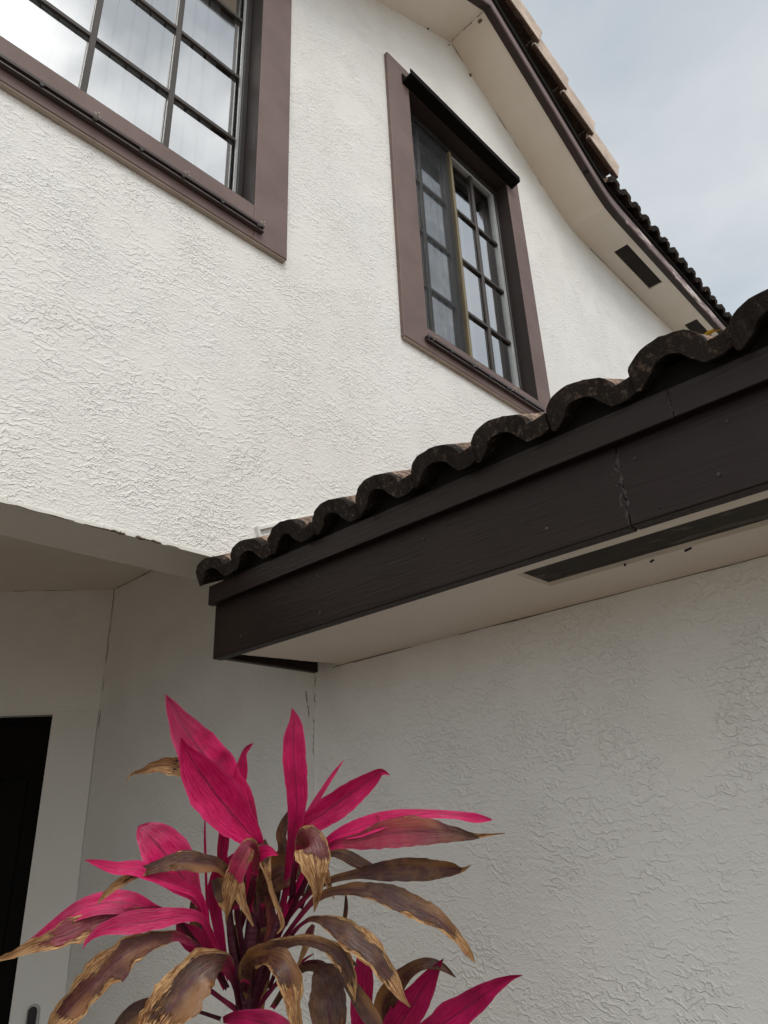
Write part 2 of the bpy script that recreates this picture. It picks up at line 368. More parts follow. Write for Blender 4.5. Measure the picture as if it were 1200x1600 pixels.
# low wing wall, running on into the porch
bm = bmesh.new(); bx(bm, (XB, -4.5, 0), (XB + .2, YA, ZS + .25)); link('side_wall', bm, M['stucco_low'], house)
bm = bmesh.new(); bx(bm, (XB + .002, YA + .0045, 0), (XB + .2, 4.30, 3.006)); link('porch_wall', bm, M['stucco_low'], house)
boxes('control_joint', [((XB - .0025, YA - .004, .02), (XB + .05, YA + .004, 2.15))], M['stucco_smooth'], house)
boxes('end_wall', [((XB + .2, -4.5, 0), (9.3, -4.3, 2.4))], M['stucco'], house)
boxes('porch_wall', [((-2.2, YA + .27, 0), (-2.0, 5.2, 3.006)), ((-2.2, 5.0, 0), (.77, 5.2, 3.006))], M['stucco_low'], house)
box('porch_ceiling', (-2.2, YA + .2705, 3.006), (XB + .2, 5.2, 3.06), M['stucco_soffit'], house)
box('room', (-2.5, YA + .272, 3.06), (9.3, YA + .4, 3.08), M['room'], house)
# header: smooth underside strip of the upper wall
box('header_underside', (-2, YA + .004, ZH - .006), (XB, YA + .266, ZH), M['stucco_smooth'], house)
box('stucco_stop', (-2, YA - .006, ZH - .010), (XB - .5, YA + .004, ZH + .004), M['stucco_smooth'], house)

# diagonal entry wall with the door
DD = Vector((.758, -.652, 0)); DN = Vector((-.652, -.758, 0)); D0 = Vector((1.875, 4.052, 0))
entry = empty('entry_wall', D0, math.atan2(DD.y, DD.x)); entry.parent = house
# local: x along the wall (0 at the corner, negative towards the left), -y faces the viewer
boxes('wall_panel', [((-1.5, 0, 0), (-1.17, .18, 3.006)), ((-.25, 0, 0), (.12, .18, 3.006)), ((-1.17, 0, 2.278), (-.25, .18, 3.006))], M['stucco_low'], entry)
boxes('door_surround', [((-.25, -.008, .03), (-.004, -.0005, 2.295)), ((-1.17, -.008, 2.278), (-.25, -.0005, 2.295)), ((-1.42, -.008, .03), (-1.17, -.0005, 2.295))], M['stucco_smooth'], entry)
door = empty('front_door'); door.parent = house; door.location = entry.location; door.rotation_euler = entry.rotation_euler
box('door_leaf', (-1.13, .085, .05), (-.29, .13, 2.24), M['door'], door)
boxes('door_panel', [((a, .078, z0), (a + .30, .086, z1)) for a in (-1.06, -.66) for z0, z1 in ((.2, .9), (1.02, 1.95))], M['door'], door, .006)
boxes('door_frame', [((-.29, .06, .03), (-.2505, .17, 2.2775)), ((-1.1695, .06, .03), (-1.13, .17, 2.2775)), ((-1.13, .06, 2.24), (-.29, .17, 2.2775))], M['door'], door)

# rooms behind the windows
def room(x0, x1):
    bm = bmesh.new(); y0, y1, z0, z1 = YA + .272, 5.0, 3.6, 6.7
    bx(bm, (x0, y1, z0), (x1, y1 + .05, z1)); bx(bm, (x0 - .05, y0, z0), (x0, y1, z1)); bx(bm, (x1, y0, z0), (x1 + .05, y1, z1))
    bx(bm, (x0, y0, z1), (x1, y1, z1 + .04)); bx(bm, (x0, y0, z0 - .05), (x1, y1, z0))
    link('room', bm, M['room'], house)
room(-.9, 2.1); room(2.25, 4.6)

# ---- windows
def window(label, W, cols, rows, trim, tracks, sill_track, slider=False):
    x0, x1, z0, z1 = W; tx0, tx1, tz0, tz1 = trim; yf = YA - .03
    w = empty('window', (0, 0, 0)); w.parent = house; w['label'] = label
    # stucco trim band: four butted boards
    box('trim_board', (tx0, yf, tz0), (x0, YA + .001, tz1), M['trim'], w, .004)
    box('trim_board', (x1, yf, tz0), (tx1, YA + .001, tz1), M['trim'], w, .004)
    box('trim_board', (x0 + .0004, yf + .0008, tz0), (x1 - .0004, YA + .001, z0), M['trim'], w, .004)
    box('trim_board', (x0 + .0004, yf + .0008, z1), (x1 - .0004, YA + .001, tz1), M['trim'], w, .004)
    # reveal lining
    d = .004
    boxes('reveal', [((x0, yf + .006, z0), (x0 + d, YA + .2, z1)), ((x1 - d, yf + .006, z0), (x1, YA + .2, z1)),
                     ((x0 + d, yf + .006, z1 - d), (x1 - d, YA + .2, z1)), ((x0 + d, yf + .006, z0), (x1 - d, YA + .2, z0 + d))], M['reveal'], w)
    a0, a1, c0, c1 = x0 + .004, x1 - .004, z0 + .004, z1 - .004
    fy = YA + .075
    fr_ = boxes('frame', [((a0, fy, c0), (a0 + .032, fy + .07, c1)), ((a1 - .032, fy, c0), (a1, fy + .07, c1)),
                    ((a0 + .032, fy, c1 - .05), (a1 - .032, fy + .07, c1)), ((a0 + .032, fy, c0), (a1 - .032, fy + .07, c0 + .035))], M['dark_metal'], w, .003)
    boxes('frame_bead', [((a1 - .046, fy + .012, c0 + .035), (a1 - .033, fy + .022, c1 - .05))], M['grey_metal'], w)
    def grid(gx0, gx1, gz0, gz1, vx, hz, gy, mw=.029):
        for x in vx: box('muntin', (x - mw / 2, gy - .020, gz0), (x + mw / 2, gy - .002, gz1), M['muntin'], w, .002)
        for z in hz: box('muntin', (gx0, gy - .0185, z - mw * .42), (gx1, gy - .0025, z + mw * .42), M['muntin'], w, .002)
        xs = [gx0, *vx, gx1]; zs_ = [gz0, *hz, gz1]
        for p, q in zip(xs, xs[1:]):
            for r, s in zip(zs_, zs_[1:]): 
                dx = random.uniform(-.0006, .0006); dz = random.uniform(-.0006, .0006)
                bm = bmesh.new()
                V = [bm.verts.new((X, gy + dx * sx + dz * sz, Z)) for X, Z, sx, sz in ((p, r, -1, -1), (q, r, 1, -1), (q, s, 1, 1), (p, s, -1, 1))]
                bm.faces.new(V); link('pane', bm, M['glass'], w)
    if not slider:
        grid(a0 + .032, a1 - .046, c0 + .035, c1 - .05, cols, rows, fy + .04)
    else:
        ml = 3.285
        # left sash, set further in, behind an insect screen
        gy = fy + .052; sy = fy + .03
        boxes('sash', [((a0 + .032, sy, c0 + .036), (a0 + .058, sy + .03, c1 - .052)), ((ml - .055, sy, c0 + .036), (ml, sy + .03, c1 - .052)),
                       ((a0 + .058, sy, c1 - .085), (ml - .055, sy + .03, c1 - .052)), ((a0 + .058, sy, c0 + .036), (ml - .055, sy + .03, c0 + .07))], M['dark_metal'], w, .002)
        grid(a0 + .058, ml - .055, c0 + .07, c1 - .085, cols[:1], rows, gy)
        sc_ = box('insect_screen', (a0 + .034, fy + .012, c0 + .038), (ml - .002, fy + .0125, c1 - .054), M['screen'], w)
        # meeting stile and right sash
        box('meeting_stile', (ml + .001, fy - .004, c0 + .036), (ml + .026, fy + .05, c1 - .051), M['gold_metal'], w, .002)
        boxes('sash', [((ml + .027, fy + .01, c0 + .036), (ml + .045, fy + .04, c1 - .052)), ((a1 - .066, fy + .01, c0 + .036), (a1 - .047, fy + .04, c1 - .052)),
                       ((ml + .045, fy + .01, c1 - .075), (a1 - .066, fy + .04, c1 - .052)), ((ml + .045, fy + .01, c0 + .036), (a1 - .066, fy + .04, c0 + .055))], M['grey_metal'], w, .002)
        grid(ml + .045, a1 - .066, c0 + .055, c1 - .075, cols[1:], rows, fy + .03)
    # vertical blinds
    bw = .092; x = x0 + .05; i = 0
    while x < x1 - .12:
        bm = bmesh.new(); an = math.radians(random.uniform(14, 21)); cx = x + bw / 2
        pr = []
        for j in range(5):
            u = (j / 4 - .5) * bw; pr.append((cx + u * math.cos(an), YA + .36 + u * math.sin(an) + .004 * (1 - (2 * u / bw) ** 2)))
        A = [bm.verts.new((q[0], q[1], z0 - .02)) for q in pr]; B = [bm.verts.new((q[0], q[1], z1 - .06)) for q in pr]
        for j in range(4): bm.faces.new((A[j], A[j + 1], B[j + 1], B[j]))
        link('blind_slat', bm, M['blind'], w); x += bw * .93
    # storm shutter track below
    sx0, sx1, sz = sill_track
    box('shutter_track', (sx0, yf - .024, sz - .013), (sx1, yf - .0005, sz - .004), M['track'], w, .001)
    box('shutter_track', (sx0, yf - .026, sz + .012), (sx1, yf - .0005, sz + .019), M['track'], w, .001)
    box('track_back', (sx0, yf - .006, sz - .004), (sx1, yf - .0008, sz + .012), M['trim'], w)
    box('track_lip', (sx0, yf - .026, sz + .019), (sx1, yf - .022, sz + .027), M['track'], w)
    studs, screws = tracks
    for sx in screws:
        bm = bmesh.new(); cyl(bm, (sx, yf - .030, sz + .003), (sx, yf - .004, sz + .003), .0085); link('screw', bm, M['dark_metal'], w)
    for sx in studs:
        bm = bmesh.new(); cyl(bm, (sx, yf - .06, sz + .008), (sx, yf - .004, sz + .008), .0034)
        cyl(bm, (sx - .014, yf - .045, sz + .014), (sx + .014, yf - .049, sz + .001), .0035, 6); link('stud', bm, M['steel'], w)
    box('sill_edge', (tx0 + .004, yf + .004, tz0 - .007), (tx1 - .004, YA - .001, tz0 - .0005), M['sill'], w, .002)
    return w
def xs_on(pts): return [on(x, y, 1, YA - .04).x for x, y in pts]
o24 = lambda L_: [(a / 2.4, b / 2.4) for a, b in L_]
o258 = lambda L_: [(580 + a / 2.58, 60 + b / 2.58) for a, b in L_]
w1 = window('large upper window with six visible panes reflecting bright cloud', W1, [.277, .667, 1.056], [4.895, 5.373, 5.851], (-.36, 1.672, 4.165, 6.60),
       (xs_on(o24([(350, 450), (685, 668), (968, 858)])), xs_on(o24([(145, 348), (345, 478), (520, 592), (678, 692), (825, 790), (960, 875)]))), (-.3, 1.515, 4.232))
w2 = window('narrow two-sash sliding window with dark screen and gold stile', W2, [2.957, 3.575], [4.85, 5.325, 5.80], (2.512, 4.092, 4.157, 6.60),
       (xs_on(o258([(245, 1225), (412, 1340), (562, 1435)])), xs_on(o258([(225, 1235), (318, 1297), (405, 1352), (475, 1402), (548, 1447), (620, 1497)]))), (2.69, 3.93, 4.222), True)
bm = bmesh.new()
prism(bm, [(YA - .031, 6.405), (YA - .115, 6.425), (YA - .115, 6.475), (YA - .108, 6.475), (YA - .108, 6.435), (YA - .04, 6.425), (YA - .04, 6.50), (YA - .031, 6.50)], 'x', 2.655, 3.985)
link('shutter_header', bm, M['header'], w2)

# ---- S-tiles
SL = math.atan(.48); TP = .2135
def tile_profile():
    outer = [(0.0, .0)]; inner = []
    n = 19; bw = .166
    for i in range(n):
        t = math.pi * i / (n - 1); q = bw / 2 - bw / 2 * math.cos(t); outer.append((q, .036 + .049 * math.sin(t) ** .95))
    for q, z in ((.175, .037), (.187, .038), (.201, .040), (.2145, .043)): outer.append((q, z))
    for q, z in ((.2145, .006), (.203, .002), (.190, -.002), (.174, -.004), (.150, -.003)): inner.append((q, z))
    for i in range(1, 8):
        t = math.pi * (1 - i / 8); q = bw / 2 - (bw / 2 - .036) * math.cos(t); inner.append((q, .0 + .045 * math.sin(t) ** .8))
    inner.append((.010, -.002))
    return outer + inner
def tile_mesh(seed, length=.40, rough=.0052, chip=0.0):
    prof = tile_profile(); bm = bmesh.new(); rings = []
    cuts = [0, .012, .034, length * .5, length]
    for k_, u in enumerate(cuts):
        ring = []
        for i, (s, z) in enumerate(prof):
            nv = noise.noise_vector(Vector((s * 17 + seed * 7.1, z * 17 + k_ * 2, seed * 1.7))) * .8 + noise.noise_vector(Vector((s * 60 + seed * 3.1, z * 60 + k_ * 3, seed * 4.7))) * .45
            am = rough if k_ < 3 else rough * .4
            du = nv.x * am * 2.2
            if k_ == 0 and chip and i < 20: du += chip * max(0, noise.noise(Vector((s * 30 + seed, 4.2, 0)))) 
            ring.append(bm.verts.new((u + du, -s + nv.y * am, z + nv.z * am)))
        rings.append(ring)
    n = len(prof)
    for a, b in zip(rings, rings[1:]):
        for i in range(n):
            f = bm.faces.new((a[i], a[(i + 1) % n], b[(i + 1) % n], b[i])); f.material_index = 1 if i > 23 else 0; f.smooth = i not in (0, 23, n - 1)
    def cap(ring, flip):
        # strip between the outer and the inner line
        no = 24; O = ring[:no]; I = ring[no:][::-1]
        i = j = 0
        while i < len(O) - 1 or j < len(I) - 1:
            so = prof[i + 1][0] if i < len(O) - 1 else 9; 
            si = prof[len(prof) - 1 - (j + 1)][0] if j < len(I) - 1 else 9
            if so <= si: tri = (O[i], O[i + 1], I[j]); i += 1
            else: tri = (O[i], I[j + 1], I[j]); j += 1
            try:
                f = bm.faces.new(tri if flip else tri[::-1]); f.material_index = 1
            except ValueError: pass
    cap(rings[0], True); cap(rings[-1], False)
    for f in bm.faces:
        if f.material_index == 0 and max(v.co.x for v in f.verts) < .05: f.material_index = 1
    bmesh.ops.recalc_face_normals(bm, faces=bm.faces)
    me = bpy.data.meshes.new('roof_tile'); bm.to_mesh(me); bm.free()
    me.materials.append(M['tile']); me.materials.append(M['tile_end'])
    return me
TM = [tile_mesh(i, chip=(0, 0, .03, 0, .05, .015)[i]) for i in range(6)]
def tile_matrix(origin, yaw, course, col, jit=True):
    r = random.uniform
    base = Matrix.Translation(origin) @ Matrix.Rotation(yaw, 4, 'Z') @ Matrix.Rotation(-SL, 4, 'Y')
    loc = Matrix.Translation((course * .335 + (r(-.009, .009) if jit else 0), -col * TP + (r(-.003, .003) if jit else 0), course * .004 + (r(-.003, .005) if jit else 0)))
    return base @ loc @ Matrix.Rotation(r(-.022, .022) if jit else 0, 4, 'Z') @ Matrix.Rotation(.035 + (r(-.006, .006) if jit else 0), 4, 'Y')
def tile_roof(deck, origin, yaw, cols, courses_single, courses_all, skip=lambda c, k: False):
    """single tiles as parts, the courses that cannot be seen as one joined part"""
    for c in range(courses_single):
        for kx in range(cols):
            if skip(kx, c): continue
            o = bpy.data.objects.new('roof_tile', TM[(kx * 5 + c * 2 + (kx * kx) % 3) % 6]); C.objects.link(o)
            o.parent = deck; o.matrix_world = tile_matrix(origin, yaw, c, kx)
    bm = bmesh.new()
    for c in range(courses_single, courses_all):
        for kx in range(cols):
            if skip(kx, c): continue
            n0 = len(bm.verts); bm.from_mesh(TM[(kx + c) % 6]); bm.verts.ensure_lookup_table()
            bmesh.ops.transform(bm, matrix=tile_matrix(origin, yaw, c, kx), verts=bm.verts[n0:])
    if len(bm.verts):
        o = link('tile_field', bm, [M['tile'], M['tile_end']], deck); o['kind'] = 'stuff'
    else: bm.free()

# ---- low wing roof: deck + tiles
sl = .48
bm = bmesh.new()
def roofz(x): return 2.452 + sl * (x - 1.40)
XR = 5.4
prism(bm, [(1.405, roofz(1.405) - .035), (XR, roofz(XR) - .035), (XR, roofz(XR) - .002), (1.405, roofz(1.405) - .002)], 'y', -4.6, YA - .001)
prism(bm, [(XR + .001, roofz(XR) - .035), (9.6, roofz(XR) - .035 - sl * (9.6 - XR)), (9.6, roofz(XR) - .002 - sl * (9.6 - XR)), (XR + .001, roofz(XR) - .002)], 'y', -4.6, YA - .001)
low_roof = link('lower_roof', bm, M['black'], house)
tile_roof(low_roof, (1.352, 2.150 + .070, 2.462), 0, 30, 3, 11)
box('eave_closure', (1.412, -4.5, 2.453), (1.43, YA - .02, 2.53), M['black'], house)
# fascia of the low eave
bm = bmesh.new(); bx(bm, (XF, .6005, ZS), (XF + .04, YA + .004, 2.447), 0, .003); link('fascia_board', bm, M['fascia'], house)
bm = bmesh.new(); bx(bm, (XF + .001, -4.5, ZS + .002), (XF + .041, .5995, 2.447), 0, .003); link('fascia_board', bm, M['fascia'], house)
bm = bmesh.new(); bx(bm, (XF + .0405, YA - .024, ZS + .003), (XB - .002, YA + .003, 2.44), 0, .003); link('fascia_return', bm, M['fascia'], house)
bm = bmesh.new(); bx(bm, (XF - .027, .452, 2.384), (XF - .001, YA + .012, 2.456), 0, .0018); link('drip_board', bm, M['fascia'], house)
bm = bmesh.new(); bx(bm, (XF - .026, -4.5, 2.385), (XF - .001, .4512, 2.456), 0, .0018); link('drip_board', bm, M['fascia'], house)
for i, (y, z) in enumerate([(2.02, 2.24), (1.62, 2.35), (1.61, 2.23), (1.18, 2.34), (.80, 2.25), (.56, 2.34), (.40, 2.24), (.36, 2.345), (.05, 2.25)]):
    bm = bmesh.new(); cyl(bm, (XF - .0015, y, z), (XF + .002, y, z), .0042, 8); link('nail_head', bm, M['caulk'], house)
# ragged filler in the two board joints
def bead(name, x, y, z0, z1, w, mat, seed):
    bm = bmesh.new(); n = 26; P = []; Rr = []
    for i in range(n):
        t = i / (n - 1); z = z0 + (z1 - z0) * t
        P.append(Vector((x, y + .010 * noise.noise(Vector((t * 5, seed, 0))) + .004 * noise.noise(Vector((t * 20, seed, 3))), z)))
        Rr.append(max(.0008, w * (.55 + .9 * noise.noise(Vector((t * 14, seed, 9))))))
    tube(bm, P, Rr, 6); link(name, bm, mat, house)
bead('joint_filler', XF + .0025, .600, ZS + .006, 2.378, .0065, M['caulk'], 1.3)
bead('joint_filler', XF + .0025, .606, ZS + .03, 2.36, .0045, M['caulk'], 7.3)
bead('joint_filler', XF + .0025, .615, ZS + .10, 2.36, .004, M['caulk'], 4.1)
bead('joint_filler', XF - .0255, .451, 2.388, 2.45, .0022, M['caulk'], 5.3)
# low soffit with ragged end, a vent opening
bm = bmesh.new()
zf = ZS + .010; V0 = (1.500, 1.655)
bx(bm, (XF + .041, -4.5, zf), (V0[0], .962, zf + .02)); bx(bm, (V0[1], -4.5, zf), (XB - .0005, .962, zf + .02))
n = 26; top = []; xs_ = [XF + .0415 + (XB - .001 - XF - .0415) * i / (n - 1) for i in range(n)]
edge = [YA - .075 - .030 * max(0, noise.noise(Vector((x * 9, 1.1, 0)))) - .035 * math.exp(-((x - 1.56) / .05) ** 2) * 0 - .085 * (x - 1.44) / .43 + .008 * noise.noise(Vector((x * 60, 2, 0))) for x in xs_]
prism(bm, [(x, .962) for x in xs_] + [(x, y) for x, y in reversed(list(zip(xs_, edge)))], 'z', zf, zf + .02)
link('lower_soffit', bm, M['stucco_soffit'], house)
box('attic_shade', (XF + .042, -4.5, 2.425), (XB - .001, YA - .026, 2.44), M['black'], house)  # black sheet painting the dark of the open attic void
vent = box('soffit_vent', (V0[0] - .004, -4.4, zf + .012), (V0[1] + .004, .966, zf + .025), M['vent_grey'], house)
vent['label'] = 'long dusty grey vent strip in the low soffit'
# flashing where the low roof meets the upper wall
def slope_strip(name, xa, xb, za, th, y0, y1, mat):
    bm = bmesh.new(); prism(bm, [(xa, za), (xb, za + sl * (xb - xa)), (xb, za + sl * (xb - xa) + th), (xa, za + th)], 'y', y0, y1); return link(name, bm, mat, house)
slope_strip('stucco_weep', 1.565, 5.3, 2.722, .012, YA - .016, YA + .001, M['white_metal'])
slope_strip('flashing', 1.58, 5.3, 2.60, .10, YA - .005, YA + .001, M['white_metal'])
bm = bmesh.new(); prism(bm, [(1.556, 2.735), (1.566, 2.738), (1.592, 2.66), (1.580, 2.66)], 'y', YA - .02, YA - .002); link('kick_out', bm, M['white_metal'], house)

SPK = [(1075, 858), (1019, 876), (977, 882), (1032, 793), (560, 955)]
for i, (x, y) in enumerate(SPK):
    q = on(x, y, 2, ZS + .009); bm = bmesh.new(); cyl(bm, q + Vector((-.004, -.009 + .004 * i, -.0005)), q + Vector((.004, .009 - .003 * i, -.001)), .0028, 6); link('dirt_speck', bm, M['black'], house)
# ---- upper eaves
bm = bmesh.new()
zap = 7.655; xap = 3.372; gx1 = 5.02; gs = (zap - ZU) / (gx1 - xap); gx0 = xap - (zap - ZU) / gs
FOOT = [(4.74, zap - (4.74 - xap) * gs), (4.90, zap - (4.90 - xap) * gs + .010), (5.06, ZU + .019), (5.20, ZU + .003), (5.34, ZU)]
poly = [(-6.3, ZU), (gx0, ZU), (xap, zap), *FOOT, (9.8, ZU)]
up = [(x, z + .02) for x, z in poly]
# the flat soffit with two vent openings is cut into pieces
VU = [(5.62, 6.40), (7.27, 8.05), (8.9, 9.6)]; vy = (1.90, 2.045)
yi0 = YF + .0705
for (xa, za), (xb, zb) in zip(poly[:-2], poly[1:-1]):
    prism(bm, [(xa, za), (xb, zb), (xb, zb + .02), (xa, za + .02)], 'y', yi0, YA + .001)
x = FOOT[-1][0]
for a, b in VU + [(9.8, 9.8)]:
    if a > x: bx(bm, (x, yi0, ZU), (a, YA + .001, ZU + .02))
    if b > a: bx(bm, (a, yi0, ZU), (b, vy[0], ZU + .02)); bx(bm, (a, vy[1], ZU), (b, YA + .001, ZU + .02))
    x = b
link('upper_soffit', bm, M['stucco_soffit'], house)
for a, b in VU[:2]:
    v = box('soffit_vent', (a - .004, vy[0] - .004, ZU + .0205), (b + .004, vy[1] + .004, ZU + .024), M['vent'], house)
    for i in range(8):
        y = vy[0] + .008 + i * .017; box('vent_rib', (a, y, ZU + .012), (b, y + .004, ZU + .0202), M['vent'], v)
fh = .105
def rake(name, xa, za, xb, zb, h, y0, y1, mat, par=house):
    bm = bmesh.new(); n = max(2, int(abs(xb - xa) / .12)); 
    prism(bm, [(xa + (xb - xa) * i / n, za + (zb - za) * i / n) for i in range(n + 1)] + [(xb + (xa - xb) * i / n, zb + h + (za - zb) * i / n) for i in range(n + 1)], 'y', y0, y1)
    return link(name, bm, mat, par)
SEG = [('fascia_board', -6.3, ZU, gx0, ZU, 'fascia_upper'), ('rake_board', gx0, ZU, xap, zap, 'fascia_upper')]
SEG += [('rake_board', *p, *q, 'fascia_upper') for p, q in zip([(xap, zap), *FOOT[:-1]], FOOT)] + [('fascia_board', *FOOT[-1], 9.8, ZU, 'fascia_peel')]
for nm, xa, za, xb, zb, mt in SEG:
    za -= .004; zb -= .004
    o = rake(nm, xa, za, xb, zb, fh, YF, YF + .012, M[mt])
    rake('nailer_board', xa, za + .0005, xb, zb + .0005, fh - .004, YF + .0125, YF + .070, M['fascia_under'])
    # black strip painting the shadow gap above the boards
    rake('eave_shade', xa, za + fh, xb, zb + fh, .085 if nm == 'fascia_board' else .27, YF + .012, YF + .06, M['black'])
    rake('drip_edge', xa, za + fh + .06, xb, zb + fh + .06, .012, YF - .012, YF + .012, M['dark_metal'])
box('eave_closure', (4.7, YF + .0125, ZU + .16), (5.36, YF + .055, 7.13), M['black'], house)  # black box carrying the painted shadow gap on below the last rake tile
house_fascia = [o for o in C.objects if o.name.startswith('fascia_board')]
# roof decks: main slab behind the eave, cross gable over the upper wall
zt = ZU + fh + .085
bm = bmesh.new()
def slab(bm, P, th=.05):
    A = [bm.verts.new(p) for p in P]; B = [bm.verts.new((p[0], p[1], p[2] + th)) for p in P]; n = len(P)
    fs = [bm.faces.new(A[::-1]), bm.faces.new(B)] + [bm.faces.new((A[i], A[(i + 1) % n], B[(i + 1) % n], B[i])) for i in range(n)]
    bmesh.ops.recalc_face_normals(bm, faces=fs)
slab(bm, [(-6.3, YF + .06, zt), (gx0, YF + .06, zt), (gx0, 6.4, zt + sl * 4.6), (-6.3, 6.4, zt + sl * 4.6)])
zg = zt + .185
slab(bm, [(gx0, YF + .061, zg), (xap, YF + .061, zg + zap - ZU), (xap, 6.4, zg + zap - ZU), (gx0, 6.4, zg)])
slab(bm, [(xap, YF + .061, zg + zap - ZU), (gx1, YF + .061, zg), (gx1, 6.4, zg), (xap, 6.4, zg + zap - ZU)])
slab(bm, [(gx1, YF + .06, zt), (9.8, YF + .06, zt), (9.8, 6.4, zt + sl * 4.6), (gx1, 6.4, zt + sl * 4.6)])
slab(bm, [(-6.3, 6.4, zt + sl * 4.6), (9.8, 6.4, zt + sl * 4.6), (9.8, 11, zt), (-6.3, 11, zt)])
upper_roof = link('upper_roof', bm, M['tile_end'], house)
tile_roof(upper_roof, (gx1 - .03, YF - .055, zt + .0), math.pi / 2, 22, 1, 3)
# rake tiles: overlapped angle pieces down the gable edge
def rake_tile_mesh(seed):
    bm = bmesh.new(); L_ = .47
    prism(bm, [(0, 0), (.046, .006), (.056, .235), (.24, .245), (.24, .285), (.05, .295), (.012, .282), (0, .258)], 'x', -L_, 0)
    bmesh.ops.bevel(bm, geom=[e for e in bm.edges], offset=.009, segments=1, affect='EDGES')
    bmesh.ops.subdivide_edges(bm, edges=[e for e in bm.edges if e.calc_length() > .3], cuts=3)
    for v in bm.verts:
        nv = noise.noise_vector(v.co * 9 + Vector((seed, 0, 0))); v.co += nv * .003
    cyl(bm, (-L_ * .26, -.002, .11), (-L_ * .26, .004, .11), .006)
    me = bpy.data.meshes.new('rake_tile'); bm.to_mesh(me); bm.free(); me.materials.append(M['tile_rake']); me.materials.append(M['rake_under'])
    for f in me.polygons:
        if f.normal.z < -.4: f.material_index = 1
    return me
RT = [rake_tile_mesh(3.1), rake_tile_mesh(8.4)]
for side in (1, -1):
    for i in range(5):
        xx = 5.10 - i * .388; z_ = 7.014 + .578 * .388 * i
        o = bpy.data.objects.new('rake_tile', RT[i % 2]); C.objects.link(o); o.parent = upper_roof
        rot = Matrix.Rotation(.425 + random.uniform(-.012, .012), 4, 'Y') @ Matrix.Rotation(-.055, 4, 'Z')
        if side == 1: o.matrix_world = Matrix.Translation((xx, YF - .100 - .006 * (i % 2), z_)) @ rot
        else: o.matrix_world = Matrix.Translation((2 * xap - xx, YF - .100, z_)) @ Matrix.Scale(-1, 4, (1, 0, 0)) @ rot

# dirty seams where surfaces meet, and mud dabs under the gable
def seam(P0, P1, r, seed, n=60, wander=.002, cut=-.25, parent=None):
    P0 = Vector(P0); P1 = Vector(P1); bm = bmesh.new(); run = []
    def flush():
        if len(run) > 2: tube(bm, [q for q, _ in run], [max(.0003, w) for _, w in run], 5)
        run.clear()
    for i in range(n + 1):
        t = i / n; a = noise.noise(Vector((t * 9, seed, 0)))
        if a < cut: flush(); continue
        q = P0.lerp(P1, t) + noise.noise_vector(Vector((t * 26, seed, 5))) * wander
        run.append((q, r * (.35 + .9 * (a - cut)) * (.7 + .8 * abs(noise.noise(Vector((t * 60, seed, 8)))))))
    flush(); link('seam_dirt', bm, M['dirt'], parent or house)['kind'] = 'stuff'
seam((XB - .001, 2.08, ZS + .009), (XB - .001, -1.2, ZS + .009), .0022, 1.1, 150)
seam((.45, YA - .007, ZH - .009), (1.40, YA - .007, ZH - .009), .0032, 2.7, 90, .0025, -.05)
seam((.95, YA - .007, ZH - .008), (1.16, YA - .007, ZH - .008), .006, 9.2, 40, .003, -.3)
seam((XB - .002, YA - .010, ZS - .01), (XB - .002, YA + .004, ZS - .30), .0020, 3.9, 40, .006)
seam((XB - .002, YA + .05, ZS - .06), (XB - .002, YA + .03, ZS - .16), .0018, 5.9, 14, .003, -.6)
seam((XB - .001, 4.04, 3.004), (.9, 4.90, 3.004), .0025, 6.3, 60, .003)
seam((XB - .001, 4.03, 3.0), (XB - .001, 4.03, 2.2), .0022, 7.3, 60, .004)
seam((XB - .001, YA + .3, 3.004), (XB - .001, 4.0, 3.004), .0022, 8.3, 60, .003)
seam((xap, YA - .002, zap - .004), (xap, YF + .08, zap - .003), .0035, 4.4, 40, .006)
seam((xap, YA - .002, zap - .004), (4.7, YA - .002, zap - (4.7 - xap) * gs - .004), .0030, 4.9, 70, .004, .0)
seam((5.4, YA - .002, ZU - .002), (9.2, YA - .002, ZU - .002), .0030, 5.4, 120, .004, -.05)
for x, y, r in ((735, 117, .016), (668, 43, .019), (702, 70, .009)):
    q = on(x, y, 1, YA - .006); bm = bmesh.new(); bmesh.ops.create_icosphere(bm, subdivisions=2, radius=r)
    for v in bm.verts: v.co += noise.noise_vector(v.co * 70) * r * .35
    bmesh.ops.scale(bm, vec=(.8, .5, 1.1), verts=bm.verts); link('mud_dab', bm, M['mud'], house, q)
d_ = ray(750, 33); t_ = (zap + gs * xap - H) / (d_.z + gs * d_.x); q = Vector((0, 0, H)) + d_ * t_
bm = bmesh.new(); bmesh.ops.create_icosphere(bm, subdivisions=2, radius=.022)
for v in bm.verts: v.co += noise.noise_vector(v.co * 60 + Vector((3, 0, 0))) * .008
bmesh.ops.scale(bm, vec=(.8, 1, .5), verts=bm.verts); link('mud_dab', bm, M['mud'], house, q)

# ------------------------------------------------------------------ things on the house
bell = empty('doorbell'); dv = D0 + DD * -.141 + DN * .009; bell.location = (dv.x, dv.y, .835); bell.rotation_euler.z = math.atan2(DD.y, DD.x)
tag(bell, 'slim black video doorbell with pale rim beside the dark door', 'doorbell')
def capsule(name, w, h, y0, y1, mat):
    poly = []
    for j in range(9): t = math.pi * j / 8; poly.append((w * math.cos(t), h + w * math.sin(t)))
    for j in range(9): t = math.pi + math.pi * j / 8; poly.append((w * math.cos(t), -h + w * math.sin(t)))
    bm = bmesh.new(); prism(bm, poly, 'y', y0, y1); return link(name, bm, mat, bell)
capsule('rim', .030, .045, -.014, .0, M['bell_rim']); capsule('face_plate', .021, .045, -.020, -.0145, M['bell_dark'])
bm = bmesh.new(); cyl(bm, (0, -.0225, .046), (0, -.0205, .046), .009, 14); link('lens', bm, M['bell_dark'], bell)

